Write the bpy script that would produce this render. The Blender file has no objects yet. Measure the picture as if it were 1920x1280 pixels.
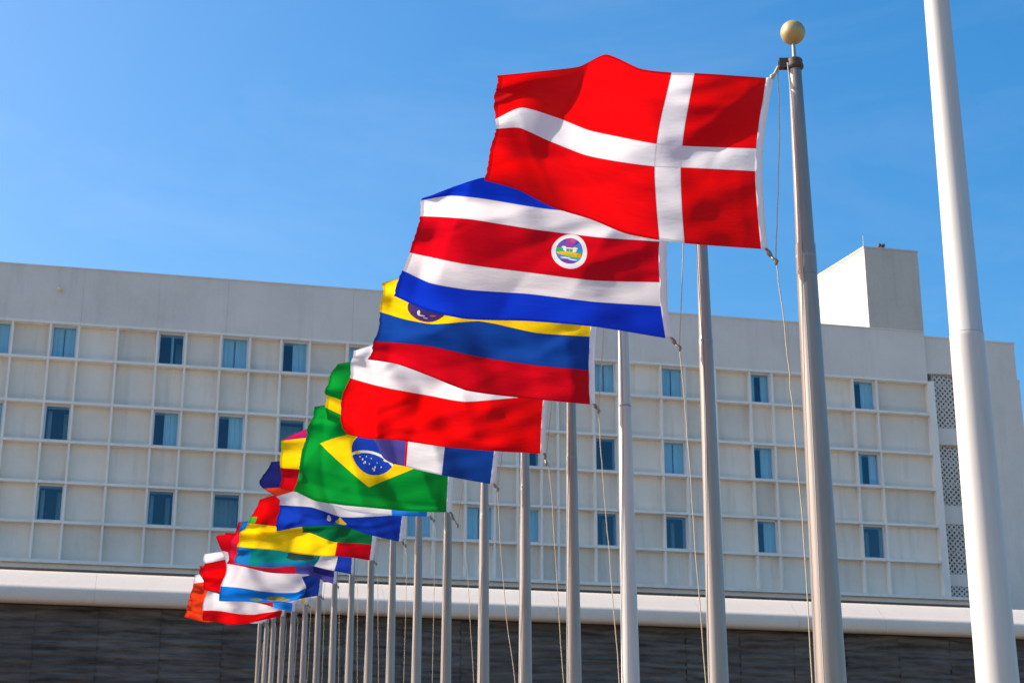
import bpy, bmesh, math, random
from mathutils import Vector
random.seed(7)
S = bpy.context.scene
COL = S.collection

# ------------------------------------------------------------------ camera model
F = 3183.0                      # focal length in photo pixels (photo is 1920 wide)
PITCH = math.atan(1073 / 3183.0)
CX, CY = 967.0, 640.0
CP, SP = math.cos(PITCH), math.sin(PITCH)
EYE = 1.6
def at(x, y, Y):
    """point at forward distance Y whose bearing was measured at photo pixel (x, y)"""
    a = (x - CX) / F; v = (CY - y) / F
    t = Y / (CP - v * SP)
    return Vector((a * t, Y, (SP + v * CP) * t + EYE))

# ------------------------------------------------------------------ helpers
def link(o, parent=None):
    COL.objects.link(o)
    if parent: o.parent = parent
    return o
def empty(name, loc=(0, 0, 0), rz=0.0):
    o = bpy.data.objects.new(name, None); o.location = loc; o.rotation_euler = (0, 0, rz)
    o.empty_display_size = 0.3
    return link(o)
def tag(o, label=None, cat=None, group=None, kind=None):
    if label: o['label'] = label
    if cat: o['category'] = cat
    if group: o['group'] = group
    if kind: o['kind'] = kind
    return o
class MB:
    def __init__(s): s.v = []; s.f = []; s.m = []
    def box(s, x0, x1, y0, y1, z0, z1, m=0):
        b = len(s.v)
        s.v += [(x0,y0,z0),(x1,y0,z0),(x1,y1,z0),(x0,y1,z0),(x0,y0,z1),(x1,y0,z1),(x1,y1,z1),(x0,y1,z1)]
        for q in ((0,3,2,1),(4,5,6,7),(0,1,5,4),(1,2,6,5),(2,3,7,6),(3,0,4,7)):
            s.f.append(tuple(b + i for i in q)); s.m.append(m)
    def quad(s, a, b, c, d, m=0):
        i = len(s.v); s.v += [tuple(a), tuple(b), tuple(c), tuple(d)]; s.f.append((i, i+1, i+2, i+3)); s.m.append(m)
    def bar(s, p, q, w, y0, y1):
        """flat bar in the x-z plane from p to q, w wide"""
        dx, dz = q[0]-p[0], q[1]-p[1]; L = math.hypot(dx, dz); nx, nz = -dz/L*w/2, dx/L*w/2
        b = len(s.v)
        for y in (y0, y1):
            s.v += [(p[0]+nx,y,p[1]+nz),(q[0]+nx,y,q[1]+nz),(q[0]-nx,y,q[1]-nz),(p[0]-nx,y,p[1]-nz)]
        for f in ((0,1,2,3),(4,7,6,5),(0,4,5,1),(1,5,6,2),(2,6,7,3),(3,7,4,0)):
            s.f.append(tuple(b+i for i in f)); s.m.append(0)
    def tube(s, pts, r, n=8, cap=True):
        pts = [Vector(p) for p in pts]; b = len(s.v)
        rs = r if isinstance(r, (list, tuple)) else [r]*len(pts)
        for i, p in enumerate(pts):
            t = (pts[min(i+1, len(pts)-1)] - pts[max(i-1, 0)]).normalized()
            u = t.cross(Vector((0, 1, 0)) if abs(t.y) < .9 else Vector((1, 0, 0))).normalized(); w = t.cross(u)
            for k in range(n):
                a = 2*math.pi*k/n
                s.v.append(tuple(p + u*(math.cos(a)*rs[i]) + w*(math.sin(a)*rs[i])))
        for i in range(len(pts)-1):
            for k in range(n):
                k2 = (k+1) % n
                s.f.append((b+i*n+k, b+i*n+k2, b+(i+1)*n+k2, b+(i+1)*n+k)); s.m.append(0)
        if cap:
            s.f.append(tuple(b+k for k in reversed(range(n)))); s.m.append(0)
            e = b+(len(pts)-1)*n
            s.f.append(tuple(e+k for k in range(n))); s.m.append(0)
    def lathe(s, prof, cx=0, cy=0, n=32):
        b = len(s.v)
        for r, z in prof:
            for k in range(n):
                a = 2*math.pi*k/n; s.v.append((cx+r*math.cos(a), cy+r*math.sin(a), z))
        for i in range(len(prof)-1):
            for k in range(n):
                k2 = (k+1) % n
                s.f.append((b+i*n+k, b+i*n+k2, b+(i+1)*n+k2, b+(i+1)*n+k)); s.m.append(0)
        s.f.append(tuple(b+k for k in reversed(range(n)))); s.m.append(0)
        e = b+(len(prof)-1)*n
        s.f.append(tuple(e+k for k in range(n))); s.m.append(0)
    def build(s, name, mats, parent=None, smooth=False, origin=None):
        me = bpy.data.meshes.new(name)
        vs = s.v if origin is None else [(x-origin[0], y-origin[1], z-origin[2]) for x, y, z in s.v]
        me.from_pydata(vs, [], s.f)
        for m in (mats if isinstance(mats, (list, tuple)) else [mats]): me.materials.append(m)
        for p, mi in zip(me.polygons, s.m): p.material_index = mi
        if smooth == 'angle':
            me.polygons.foreach_set('use_smooth', [True]*len(me.polygons)); me.set_sharp_from_angle(angle=math.radians(35))
        elif smooth:
            me.polygons.foreach_set('use_smooth', [True]*len(me.polygons))
        me.update()
        o = bpy.data.objects.new(name, me)
        if origin is not None: o.location = origin
        return link(o, parent)

# ------------------------------------------------------------------ materials
class NT:
    def __init__(s, name):
        s.mat = bpy.data.materials.new(name); s.mat.use_nodes = True
        s.nt = s.mat.node_tree; s.nt.nodes.clear()
        s.out = s.nt.nodes.new('ShaderNodeOutputMaterial')
    def n(s, t, **k):
        x = s.nt.nodes.new(t)
        for a, b in k.items(): setattr(x, a, b)
        return x
    def put(s, sock, v):
        if isinstance(v, bpy.types.NodeSocket): s.nt.links.new(v, sock)
        elif isinstance(v, (tuple, list)) and len(v) == 3 and sock.type == 'RGBA': sock.default_value = (*v, 1)
        else: sock.default_value = v
    def math(s, op, a, b=None, c=None):
        x = s.n('ShaderNodeMath', operation=op)
        s.put(x.inputs[0], a)
        if b is not None: s.put(x.inputs[1], b)
        if c is not None: s.put(x.inputs[2], c)
        return x.outputs[0]
    def mix(s, f, a, b, mode='MIX'):
        x = s.n('ShaderNodeMix', data_type='RGBA', blend_type=mode)
        s.put(x.inputs[0], f); s.put(x.inputs[6], a); s.put(x.inputs[7], b)
        return x.outputs[2]
    def noise(s, scale, detail=4, rough=.55, vec=None, stretch=None):
        x = s.n('ShaderNodeTexNoise'); x.inputs['Scale'].default_value = scale
        x.inputs['Detail'].default_value = detail; x.inputs['Roughness'].default_value = rough
        if vec is None: vec = s.n('ShaderNodeTexCoord').outputs['Object']
        if stretch:
            m = s.n('ShaderNodeMapping'); m.inputs['Scale'].default_value = stretch
            s.nt.links.new(vec, m.inputs['Vector']); vec = m.outputs[0]
        s.nt.links.new(vec, x.inputs['Vector'])
        return x.outputs['Fac']
    def ramp(s, f, lo, hi):
        x = s.n('ShaderNodeMapRange'); x.inputs[1].default_value = lo; x.inputs[2].default_value = hi
        s.put(x.inputs[0], f); return x.outputs[0]
    def bsdf(s, color, rough=.6, metal=0.0, spec=.5, bump=None, bs=.3, bd=.01):
        b = s.n('ShaderNodeBsdfPrincipled')
        s.put(b.inputs['Base Color'], color); s.put(b.inputs['Roughness'], rough); s.put(b.inputs['Metallic'], metal)
        s.put(b.inputs['Specular IOR Level'], spec)
        if bump is not None:
            u = s.n('ShaderNodeBump'); u.inputs['Strength'].default_value = bs; u.inputs['Distance'].default_value = bd
            s.put(u.inputs['Height'], bump); s.nt.links.new(u.outputs[0], b.inputs['Normal'])
        return b.outputs[0]
    def done(s, sh):
        s.nt.links.new(sh, s.out.inputs[0]); return s.mat

def concrete(name, c, var=.12, stain=.25, stain_col=(.16, .15, .14)):
    t = NT(name)
    big = t.ramp(t.noise(.35, 5), .3, .7)
    fine = t.noise(9, 6, .65)
    streak = t.ramp(t.noise(1.0, 6, .6, stretch=(2.2, 2.2, .22)), .52, .78)
    c2 = tuple(x*(1-var) for x in c); c1 = tuple(min(1, x*(1+var)) for x in c)
    col = t.mix(big, c2, c1)
    col = t.mix(t.math('MULTIPLY', streak, stain), col, stain_col)
    col = t.mix(.18, col, t.mix(fine, (.1,.1,.1), (.9,.9,.9)), 'OVERLAY')
    return t.done(t.bsdf(col, .85, spec=.25, bump=fine, bs=.15, bd=.02))
M = {}
M['wall'] = concrete('concrete_wall', (.72, .65, .575), .08, .45, (.54, .49, .43))
PANELS = [concrete('render_panel_%s' % q, tuple(k*x for x in (.78, .705, .60)), .07, .5, (.47, .43, .38)) for q, k in (('pale', 1.06), ('mid', 1.0), ('dull', .93))]
M['fin'] = concrete('painted_fin', (.86, .79, .70), .05, .3, (.4, .38, .36))
M['tower'] = concrete('tower_render', (.56, .50, .43), .06, .35, (.34, .32, .30))
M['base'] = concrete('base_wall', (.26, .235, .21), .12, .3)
M['canopy'] = concrete('canopy_paint', (.70, .60, .50), .04, .10, (.5, .46, .43))
M['ground'] = concrete('plaza_paving', (.17, .135, .10), .1, .1)
M['screen'] = concrete('screen_block', (.60, .56, .50), .08, .3, (.36, .27, .18))
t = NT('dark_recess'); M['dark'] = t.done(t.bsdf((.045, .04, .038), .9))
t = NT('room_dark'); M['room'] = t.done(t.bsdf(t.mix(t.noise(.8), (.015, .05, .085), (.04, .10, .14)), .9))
t = NT('rust'); M['rust'] = t.done(t.bsdf(t.mix(t.noise(6), (.42, .2, .06), (.5, .36, .2)), .85))
t = NT('window_frame_paint'); M['frame'] = t.done(t.bsdf(t.mix(t.noise(3), (.62, .64, .66), (.72, .73, .74)), .5))
t = NT('curtain_cloth'); cv = t.noise(1.2, 2, stretch=(6, 6, .2)); M['curtain'] = t.done(t.bsdf(t.mix(cv, (.60, .74, .78), (.90, .95, .95)), .9))
t = NT('blue_glass')
g = t.n('ShaderNodeBsdfGlossy'); g.inputs['Roughness'].default_value = .03; t.put(g.inputs['Color'], (.45, .75, .95))
tr = t.n('ShaderNodeBsdfTransparent'); t.put(tr.inputs['Color'], (.66, .85, .90))
mx = t.n('ShaderNodeMixShader'); mx.inputs[0].default_value = .10
t.nt.links.new(tr.outputs[0], mx.inputs[1]); t.nt.links.new(g.outputs[0], mx.inputs[2]); M['glass'] = t.done(mx.outputs[0])

def metal_paint(name, c, rough=.42, metal=.35, dirt=.2):
    t = NT(name)
    s1 = t.ramp(t.noise(3, 6, .6, stretch=(3, 3, .25)), .4, .75)
    s2 = t.noise(40, 4, .6, stretch=(1, 1, .06))
    col = t.mix(t.math('MULTIPLY', s1, dirt), c, tuple(x*.5 for x in c))
    col = t.mix(.10, col, t.mix(s2, (0, 0, 0), (1, 1, 1)), 'OVERLAY')
    r = t.math('ADD', t.math('MULTIPLY', s1, .15), rough)
    return t.done(t.bsdf(col, r, metal, bump=s2, bs=.06, bd=.004))
M['pole'] = metal_paint('pole_satin_metal', (.34, .29, .255), .38, .45)
M['pole_grey'] = metal_paint('pole_grey_metal', (.32, .265, .23), .36, .48, .3)
M['pole_white'] = metal_paint('pole_white_paint', (.60, .55, .505), .4, 0, .25)
M['joint'] = metal_paint('joint_band_metal', (.36, .33, .31), .5, .4)
M['gold'] = metal_paint('finial_gold_paint', (.46, .34, .15), .42, .3, .15)
M['truck'] = metal_paint('pulley_block_metal', (.11, .075, .055), .55, .4)
t = NT('rope'); M['rope'] = t.done(t.bsdf(t.mix(t.noise(60), (.40, .31, .20), (.62, .50, .35)), .9))
t = NT('rope_grey'); M['rope_grey'] = t.done(t.bsdf(t.mix(t.noise(60), (.26, .25, .26), (.45, .43, .43)), .9))
t = NT('snap_metal'); M['snap'] = t.done(t.bsdf(t.mix(t.noise(40), (.14, .12, .10), (.34, .31, .27)), .5, .5))

def cloth(name, base, regions=(), seams=(), trans=.52):
    """regions: painter's list of (kind, params, colour[, clip]) in flag u (from hoist) and v (from top)"""
    t = NT(name)
    uv = t.n('ShaderNodeUVMap'); uv.uv_map = 'UVMap'
    sx = t.n('ShaderNodeSeparateXYZ'); t.nt.links.new(uv.outputs[0], sx.inputs[0])
    u0, v0 = sx.outputs[0], sx.outputs[1]
    jit = t.noise(14, 3, .5, uv.outputs[0])
    u, v = u0, v0
    lt = lambda a, b: t.math('LESS_THAN', a, b); gt = lambda a, b: t.math('GREATER_THAN', a, b)
    mul = lambda a, b: t.math('MULTIPLY', a, b)
    def mask(k, p):
        if k == 'rect': return mul(mul(gt(u, p[0]), lt(u, p[1])), mul(gt(v, p[2]), lt(v, p[3])))
        if k == 'v': return mul(gt(v, p[0]), lt(v, p[1]))
        if k == 'u': return mul(gt(u, p[0]), lt(u, p[1]))
        du = t.math('DIVIDE', t.math('SUBTRACT', u, p[0]), p[2]); dv = t.math('DIVIDE', t.math('SUBTRACT', v, p[1]), p[3])
        if k == 'ell': return lt(t.math('ADD', mul(du, du), mul(dv, dv)), 1.0)
        if k == 'blob': return lt(t.math('ADD', t.math('ADD', mul(du, du), mul(dv, dv)), t.math('MULTIPLY', jit, 1.6)), 1.6)
        if k == 'nell': return gt(t.math('ADD', mul(du, du), mul(dv, dv)), 1.0)
        if k == 'rho': return lt(t.math('ADD', t.math('ABSOLUTE', du), t.math('ABSOLUTE', dv)), 1.0)
        if k == 'half': return lt(t.math('ADD', mul(u, p[0]), mul(v, p[1])), p[2])
    col = None
    def rgb(c):
        r = t.n('ShaderNodeRGB'); r.outputs[0].default_value = (*c, 1); return r.outputs[0]
    col = rgb(base)
    for r in regions:
        m = mask(r[0], r[1])
        for cl in r[3:]: m = mul(m, mask(*cl))
        col = t.mix(m, col, rgb(r[2]))
    weave = t.noise(5, 5, .6, uv.outputs[0])
    col = t.mix(.07, col, t.mix(weave, (.0, .0, .0), (1, 1, 1)), 'OVERLAY')
    d = t.n('ShaderNodeBsdfDiffuse'); t.put(d.inputs[0], col)
    tl = t.n('ShaderNodeBsdfTranslucent'); t.put(tl.inputs[0], col)
    gl = t.n('ShaderNodeBsdfGlossy'); t.put(gl.inputs[0], (1, 1, 1)); gl.inputs['Roughness'].default_value = .6
    fac = trans
    seams = list(seams) + [('v', .004, .011), ('v', .996, .011), ('u', .995, .010)]
    if seams:
        sm = None
        for ax, p, w in seams:
            m = lt(t.math('ABSOLUTE', t.math('SUBTRACT', u if ax == 'u' else v, p)), w)
            sm = m if sm is None else t.math('MAXIMUM', sm, m)
        fac = t.math('SUBTRACT', trans, t.math('MULTIPLY', sm, .3))
    # fine creases in the cloth
    cr = t.noise(3.2, 5, .62, uv.outputs[0], stretch=(1.0, 2.0, 1))
    rot = t.n('ShaderNodeMapping'); rot.inputs['Rotation'].default_value = (0, 0, .35); rot.inputs['Scale'].default_value = (1.5, 2.6, 1); rot.inputs['Location'].default_value = (len(name)*.37, len(regions)*.71, 0)
    t.nt.links.new(uv.outputs[0], rot.inputs['Vector'])
    rm = t.n('ShaderNodeTexNoise'); rm.noise_type = 'RIDGED_MULTIFRACTAL'; rm.inputs['Scale'].default_value = 1.7; rm.inputs['Detail'].default_value = 2.2; rm.inputs['Roughness'].default_value = .4
    rm.inputs['Distortion'].default_value = .35
    t.nt.links.new(rot.outputs[0], rm.inputs['Vector'])
    cr = t.math('ADD', t.math('MULTIPLY', cr, .16), t.math('MULTIPLY', rm.outputs['Fac'], .36))
    b = t.n('ShaderNodeBump'); b.inputs['Strength'].default_value = .6; b.inputs['Distance'].default_value = .14
    t.put(b.inputs['Height'], cr)
    for x in (d, tl, gl): t.nt.links.new(b.outputs[0], x.inputs['Normal'])
    m1 = t.n('ShaderNodeMixShader'); t.put(m1.inputs[0], fac)
    t.nt.links.new(d.outputs[0], m1.inputs[1]); t.nt.links.new(tl.outputs[0], m1.inputs[2])
    m2 = t.n('ShaderNodeMixShader'); m2.inputs[0].default_value = .008
    t.nt.links.new(m1.outputs[0], m2.inputs[1]); t.nt.links.new(gl.outputs[0], m2.inputs[2])
    return t.done(m2.outputs[0])
M['heading'] = cloth('canvas_heading', (.86, .84, .86), trans=.3)

# ------------------------------------------------------------------ flags
def cr1(ps, xs, x):
    """Catmull-Rom through (xs, ps) at x; ps are tuples"""
    n = len(xs); i = 0
    while i < n-2 and x > xs[i+1]: i += 1
    h = xs[i+1]-xs[i]; s = (x-xs[i])/h
    def tan(j):
        if j == 0: return [(b-a)/(xs[1]-xs[0]) for a, b in zip(ps[0], ps[1])]
        if j == n-1: return [(b-a)/(xs[-1]-xs[-2]) for a, b in zip(ps[-2], ps[-1])]
        h0, h1 = xs[j]-xs[j-1], xs[j+1]-xs[j]
        return [((b-a)/h0*h1+(c-b)/h1*h0)/(h0+h1) for a, b, c in zip(ps[j-1], ps[j], ps[j+1])]
    m0, m1 = tan(i), tan(i+1)
    a = 2*s**3-3*s*s+1; b = s**3-2*s*s+s; c = -2*s**3+3*s*s; d = s**3-s*s
    return tuple(a*p+b*h*q+c*r+d*h*w for p, q, r, w in zip(ps[i], m0, ps[i+1], m1))

D0 = 12.0
FOLDS = {0: [(.70, -.02, .77, .58, -.09, .10), (.86, .58, .80, .80, .05, .07), (.62, .70, .45, .98, -.03, .06), (.03, .05, .24, .36, .025, .035), (.04, .03, .14, .45, -.02, .03), (.05, .16, .27, .20, .018, .025)],
         1: [(.80, .02, .84, .66, .07, .07), (.90, .30, .93, .95, -.05, .06), (.22, .35, .30, .66, .035, .06), (.47, .62, .62, .98, -.035, .07), (.55, .18, .70, .34, .03, .05)],
         2: [(.80, .48, .62, .76, .06, .07), (.93, .4, .90, .98, -.05, .06), (.35, .5, .2, .98, -.035, .06), (.12, .45, .06, .98, .03, .05)],
         3: [(.84, .52, .74, .98, .07, .06), (.62, .55, .55, .92, -.06, .07), (.40, .50, .30, .80, .05, .06), (.22, .56, .05, .86, -.05, .05), (.90, .10, .88, .60, -.06, .06), (.50, .88, .2, .95, .03, .04)],
         4: [(.40, .5, .30, 1, .05, .06), (.66, .5, .60, 1, -.05, .06)],
         5: [(.90, .20, .82, .96, -.08, .07), (.64, .55, .56, .96, .06, .07), (.95, .86, .10, .93, -.035, .035), (.22, .40, .06, .95, .05, .06), (.40, .62, .3, .9, -.03, .06)],
         7: [(.85, .6, .80, 1, .07, .07), (.60, .6, .45, 1, -.06, .07), (.3, .6, .2, 1, .05, .06)],
         8: [(.72, .35, .60, 1, -.07, .07), (.45, .4, .3, 1, .06, .07), (.9, .4, .88, 1, .05, .05)]}
def dist(n): return D0*(6+n)/6.0
def flag(n, us, rows, mat, label, theta, waves, hw, nu=56, nv=36, len_m=1.95, ragged=.6):
    """us: u stations; rows: {v: [(px,py)...]}; theta: [(u, degrees towards the viewer)]; waves: (amp, cycles_u, cycles_v, phase)"""
    Y0 = dist(n) - .02
    vs = sorted(rows)
    rng = random.Random(100+n)
    # the sweep of the cloth towards the viewer, integrated along the fly
    dep = [0.0]; K = 200
    tu = [a for a, _ in theta]; tv = [(b,) for _, b in theta]
    for k in range(K):
        dep.append(dep[-1] - math.tan(math.radians(cr1(tv, tu, (k+.5)/K)[0]))*len_m/K)
    def depth(u, v):
        x = max(0, min(1, u))*K; i = min(K-1, int(x))
        d = dep[i]+(dep[i+1]-dep[i])*(x-i)
        env = min(1, u/.25)
        for a, cu, cv, ph in waves: d += a*env*math.sin(2*math.pi*(cu*u+cv*v+ph))
        # small creases running from the top hoist corner
        d += .006*math.sin(2*math.pi*(5.2*v-3.1*u+.3*n))*math.exp(-((u-.18)/.2)**2)
        d += creases(u, v)*min(1, u/.06)
        d += .05*u**5*math.sin(2*math.pi*(2.4*v+.31*n))
        d += .007*math.sin(2*math.pi*(6.3*u+2.1*v+.17*n))*env*(.4+.6*math.sin(3*v+n)**2)
        return d
    cre = []
    for _ in range(13):
        an = math.radians(rng.gauss(14, 26)); cu, cv = rng.uniform(.12, 1.0), rng.uniform(0, 1)
        cre.append((cu, cv, math.cos(an), math.sin(an), rng.uniform(.25, .6), rng.uniform(.025, .085), rng.choice((-1, 1))*rng.uniform(.022, .055)))
    for q in range(9):      # tension folds fanning out from the two hoist corners
        an = math.radians(6+q*6.5+rng.uniform(-2, 2)); top_ = q % 3 != 1
        cre.append((.0, .03 if top_ else .97, math.cos(an), (1 if top_ else -1)*math.sin(an), rng.uniform(.3, .55), .013, rng.uniform(.010, .020)))
    def creases(u, v):
        d = 0
        for ua, va, ub, vb, am, wd in FOLDS.get(n, ()):      # the large folds the wind has set in this flag
            ex, ey = ub-ua, (vb-va)*.62; el = math.hypot(ex, ey); ex /= el; ey /= el
            x, y = u-ua, (v-va)*.62
            al, ac = x*ex+y*ey, -x*ey+y*ex
            out = max(0, -al, al-el)
            d += am*math.exp(-(out/.12)**2)*math.exp(-math.sqrt(ac*ac+.00004)/wd)
        for cu, cv, ca, sa, ln, wd, am in cre:
            x, y = u-cu, (v-cv)*.62
            al, ac = x*ca+y*sa, -x*sa+y*ca
            d += am*math.exp(-(al/ln)**2*2)*math.exp(-math.sqrt(ac*ac+.0001)/wd)
        return d
    fly = [rng.uniform(-1, 1) for _ in range(nv+1)]
    me = bpy.data.meshes.new('cloth'); V = []; UV = []; FC = []
    scale = 6/(6.0+n)
    for j in range(nv+1):
        v = j/nv
        for i in range(nu+1):
            u = i/nu
            colp = [cr1(rows[r], us, u) for r in vs]
            px, py = cr1(colp, vs, v)
            # a taut sheet bends in straight runs, so lean the curve towards its chords
            k = max(q for q in range(len(us)-1) if us[q] <= u+1e-9); w_ = (u-us[k])/(us[k+1]-us[k])
            lin = [tuple(p+(q-p)*w_ for p, q in zip(rows[r][k], rows[r][k+1])) for r in vs]
            lx, ly = cr1(lin, vs, v)
            wl = .45 if n < 9 else .8; px = (1-wl)*px+wl*lx; py = (1-wl)*py+wl*ly
            px += (1.6 if n < 2 else 3.2 if n < 6 else 4.5)*scale*u**7*math.sin(2*math.pi*(2.7*v+.37*n)+1.2*math.sin(5*v+n)); py += 1.6*scale*u**3*math.sin(9*u+2*n)
            if n >= 8: py += 4.2*scale*min(1, u*3)*math.sin(2*math.pi*(1.7*u+.29*n+.35*v)); px += 3*scale*u*math.sin(2*math.pi*(1.4*v+.41*n))
            if i >= nu-1: px += fly[j]*ragged*2.2*scale*(1 if i == nu else .4)
            V.append(at(px, py, Y0+depth(u, v))); UV.append((u, v))
    for j in range(nv):
        for i in range(nu):
            a = j*(nu+1)+i; FC.append((a, a+1, a+nu+2, a+nu+1))
    root_loc = V[0].copy()
    me.from_pydata([p-root_loc for p in V], [], FC)
    uvl = me.uv_layers.new(name='UVMap')
    for lp in me.loops: uvl.data[lp.index].uv = UV[lp.vertex_index]
    me.polygons.foreach_set('use_smooth', [True]*len(me.polygons)); me.materials.append(mat); me.update()
    root = empty('flag', root_loc); tag(root, label, 'flag', 'flags flying from the row of flagpoles')
    link(bpy.data.objects.new('cloth', me), root)
    # canvas heading sewn along the hoist
    hb = MB(); prev = None
    for j in range(0, nv+1):
        v = j/nv
        px, py = cr1([rows[r][0] for r in vs], vs, v)
        w = hw*(1+.12*math.sin(3*v+n))
        a = at(px-.4, py, Y0+.004) - root_loc; b = at(px+w, py+.6*scale, Y0+.02) - root_loc
        hb.v += [tuple(a), tuple(b)]
        if j: k = 2*j; hb.f.append((k-2, k-1, k+1, k)); hb.m.append(0)
    h = hb.build('heading', M['heading'], root, True)
    sd = h.modifiers.new('thick', 'SOLIDIFY'); sd.thickness = .004
    top = cr1([rows[r][0] for r in vs], vs, 0); bot = cr1([rows[r][0] for r in vs], vs, 1)
    return root, root_loc, (top[0]+hw*.8, top[1]), (bot[0]+hw*.8, bot[1])

R_ = (.72, .001, .002); RD = (.56, .001, .008); W_ = (.72, .69, .71); BL = (.004, .035, .55); BLN = (.006, .05, .28)
YE = (.92, .60, .003); GR = (.002, .26, .028); NAVY = (.01, .012, .10); LB = (.02, .22, .72); PU = (.07, .06, .28)
TEAL = (.003, .20, .19); OR = (.80, .05, .01); MAG = (.35, .01, .10)
FL = {}
m0 = cloth('flag_red_white_cross', R_, [('v', (.435, .57), W_), ('u', (.285, .385), W_)],
           [('v', .435, .003), ('v', .57, .003), ('u', .285, .0022), ('u', .385, .0022)])
FL[0] = flag(0, [0, .29, .39, .52, .64, .76, .88, 1], {
    0: [(1437,146),(1300,137),(1257,136),(1200,129),(1137,102),(1085,125),(1010,133),(932,141)],
    .43: [(1418,277),(1277,272),(1229,268),(1165,256),(1105,243),(1048,220),(978,199),(927,222)],
    .57: [(1416,321),(1274,314),(1225,312),(1155,303),(1096,291),(1034,266),(975,239),(931,241)],
    .78: [(1420,392),(1276,385),(1228,380),(1164,370),(1104,355),(1036,325),(972,296),(918,288)],
    1: [(1427,467),(1281,456),(1234,450),(1172,438),(1109,412),(1037,389),(970,354),(908,337)]},
    m0, 'large red flag with a white cross, highest and nearest of the row',
    [(0, 4), (.25, 8), (.38, 20), (.5, 40), (.68, 38), (.76, 8), (.88, 6), (1, 30)],
    [(.030, 1.2, .7, .1), (.010, 2.6, 1.6, .4)], 12, 90, 60)

IN = ('ell', (.345, .46, .05, .098))
emb = [('ell', (.345, .465, .066, .132), W_), IN + ((.06, .05, .30),),
       ('blob', (.345, .39, .026, .05), (.30, .05, .30), IN), ('blob', (.338, .375, .012, .03), (.42, .08, .24), IN), ('blob', (.312, .43, .022, .045), (.06, .20, .60), IN),
       ('blob', (.382, .42, .024, .05), (.12, .08, .40), IN), ('rect', (.29, .40, .465, .60), (.05, .20, .50), IN), ('blob', (.385, .462, .022, .022), (.03, .42, .12), IN), ('blob', (.31, .468, .022, .018), (.03, .35, .20), IN),
       ('blob', (.345, .452, .026, .022), (.75, .78, .66)), ('blob', (.325, .436, .010, .010), (.75, .74, .66)), ('blob', (.367, .436, .010, .010), (.75, .74, .66)), ('rect', (.333, .357, .442, .466), (.06, .34, .24)), ('rect', (.343, .346, .442, .466), (.4, .5, .3)),
       ('ell', (.345, .483, .047, .016), (.80, .42, .02), IN), ('blob', (.335, .496, .035, .010), (.32, .46, .03), IN), ('blob', (.305, .486, .014, .010), (.75, .2, .02), IN),
       ('blob', (.347, .545, .035, .022), (.12, .05, .34), IN), ('blob', (.357, .515, .020, .006), W_, IN), ('blob', (.330, .524, .018, .006), (.5, .6, .8), IN), ('blob', (.312, .512, .010, .012), (.06, .34, .18), IN)]
emb = [(e[0], e[1], e[2]) + tuple(e[3:]) for e in emb]
m1 = cloth('flag_blue_white_red_stripes', W_, [('v', (-1, .1667), BL), ('v', (.3333, .6667), RD), ('v', (.8333, 2), BL)] + emb,
           [('v', .1667, .003), ('v', .3333, .003), ('v', .6667, .003), ('v', .8333, .003)])
FL[1] = flag(1, [0, .25, .5, .75, .88, 1], {
    0: [(1258,360),(1145,352),(1020,340),(903,333),(852,350),(806,369)],
    .1667: [(1246,408),(1137,402),(1020,391),(898,371),(846,367),(789,377)],
    .3333: [(1237,453),(1120,445),(1000,430),(882,411),(835,408),(787,407)],
    .6667: [(1237,529),(1115,526),(985,510),(868,494),(815,484),(768,475)],
    .8333: [(1239,574),(1115,566),(990,551),(870,542),(805,531),(754,508)],
    1: [(1248,634),(1120,613),(995,602),(868,597),(800,583),(739,556)]},
    m1, 'striped flag of blue, white and broad red bands with a round white emblem',
    [(0, 6), (.25, 14), (.34, 24), (.5, 16), (.7, 14), (.84, 40), (1, 30)],
    [(.05, 1.4, .6, .3), (.016, 3.1, 1.5, .1)], 14, 84, 56)

m2 = cloth('flag_yellow_blue_red_stripes', YE, [('v', (.5, .75), BLN), ('v', (.75, 2), RD),
    ('ell', (.735, .35, .10, .135), (.09, .03, .10)), ('ell', (.735, .35, .082, .105), (.05, .035, .16)), ('blob', (.755, .425, .022, .008), (.6, .5, .45)), ('blob', (.772, .40, .008, .030), (.7, .62, .55)), ('blob', (.70, .415, .018, .010), (.42, .12, .10)), ('blob', (.735, .445, .016, .007), (.5, .4, .42))],
           [('v', .5, .003), ('v', .75, .003)])
FL[2] = flag(2, [0, .25, .5, .7, .85, 1], {
    0: [(1116,520),(1010,518),(905,516),(820,514),(765,518),(717,530)],
    .5: [(1106,631),(1005,624),(898,602),(810,608),(758,599),(713,584)],
    .75: [(1104,694),(999,684),(890,667),(811,650),(757,644),(703,639)],
    1: [(1106,758),(980,746),(875,732),(800,703),(745,683),(689,673)]},
    m2, 'flag of yellow, blue and red horizontal stripes with a dark emblem on the yellow',
    [(0, 4), (.2, 18), (.45, 20), (.7, 22), (.85, 36), (1, 20)],
    [(.05, 1.6, .8, .55), (.018, 3.3, 1.7, .2)], 11, 76, 50)

m3 = cloth('flag_white_over_red', W_, [('v', (.5, 2), R_)], [('v', .5, .004)])
FL[3] = flag(3, [0, .2, .4, .6, .8, 1], {
    0: [(1030,636),(960,634),(880,632),(800,632),(728,636),(661,657)],
    .5: [(1019,741),(940,748),(870,753),(800,741),(725,727),(654,708)],
    .75: [(1015,797),(930,800),(850,795),(775,785),(700,775),(637,771)],
    1: [(1013,850),(920,845),(830,837),(745,825),(690,822),(650,813)]},
    m3, 'white over red flag just below the yellow, blue and red one',
    [(0, 8), (.25, 20), (.5, 28), (.7, 22), (.85, 40), (1, 30)],
    [(.05, 1.9, 1.2, .15), (.028, 3.4, 2.3, .6), (.012, 4.5, -1.5, 0)], 10, 76, 50)

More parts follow.
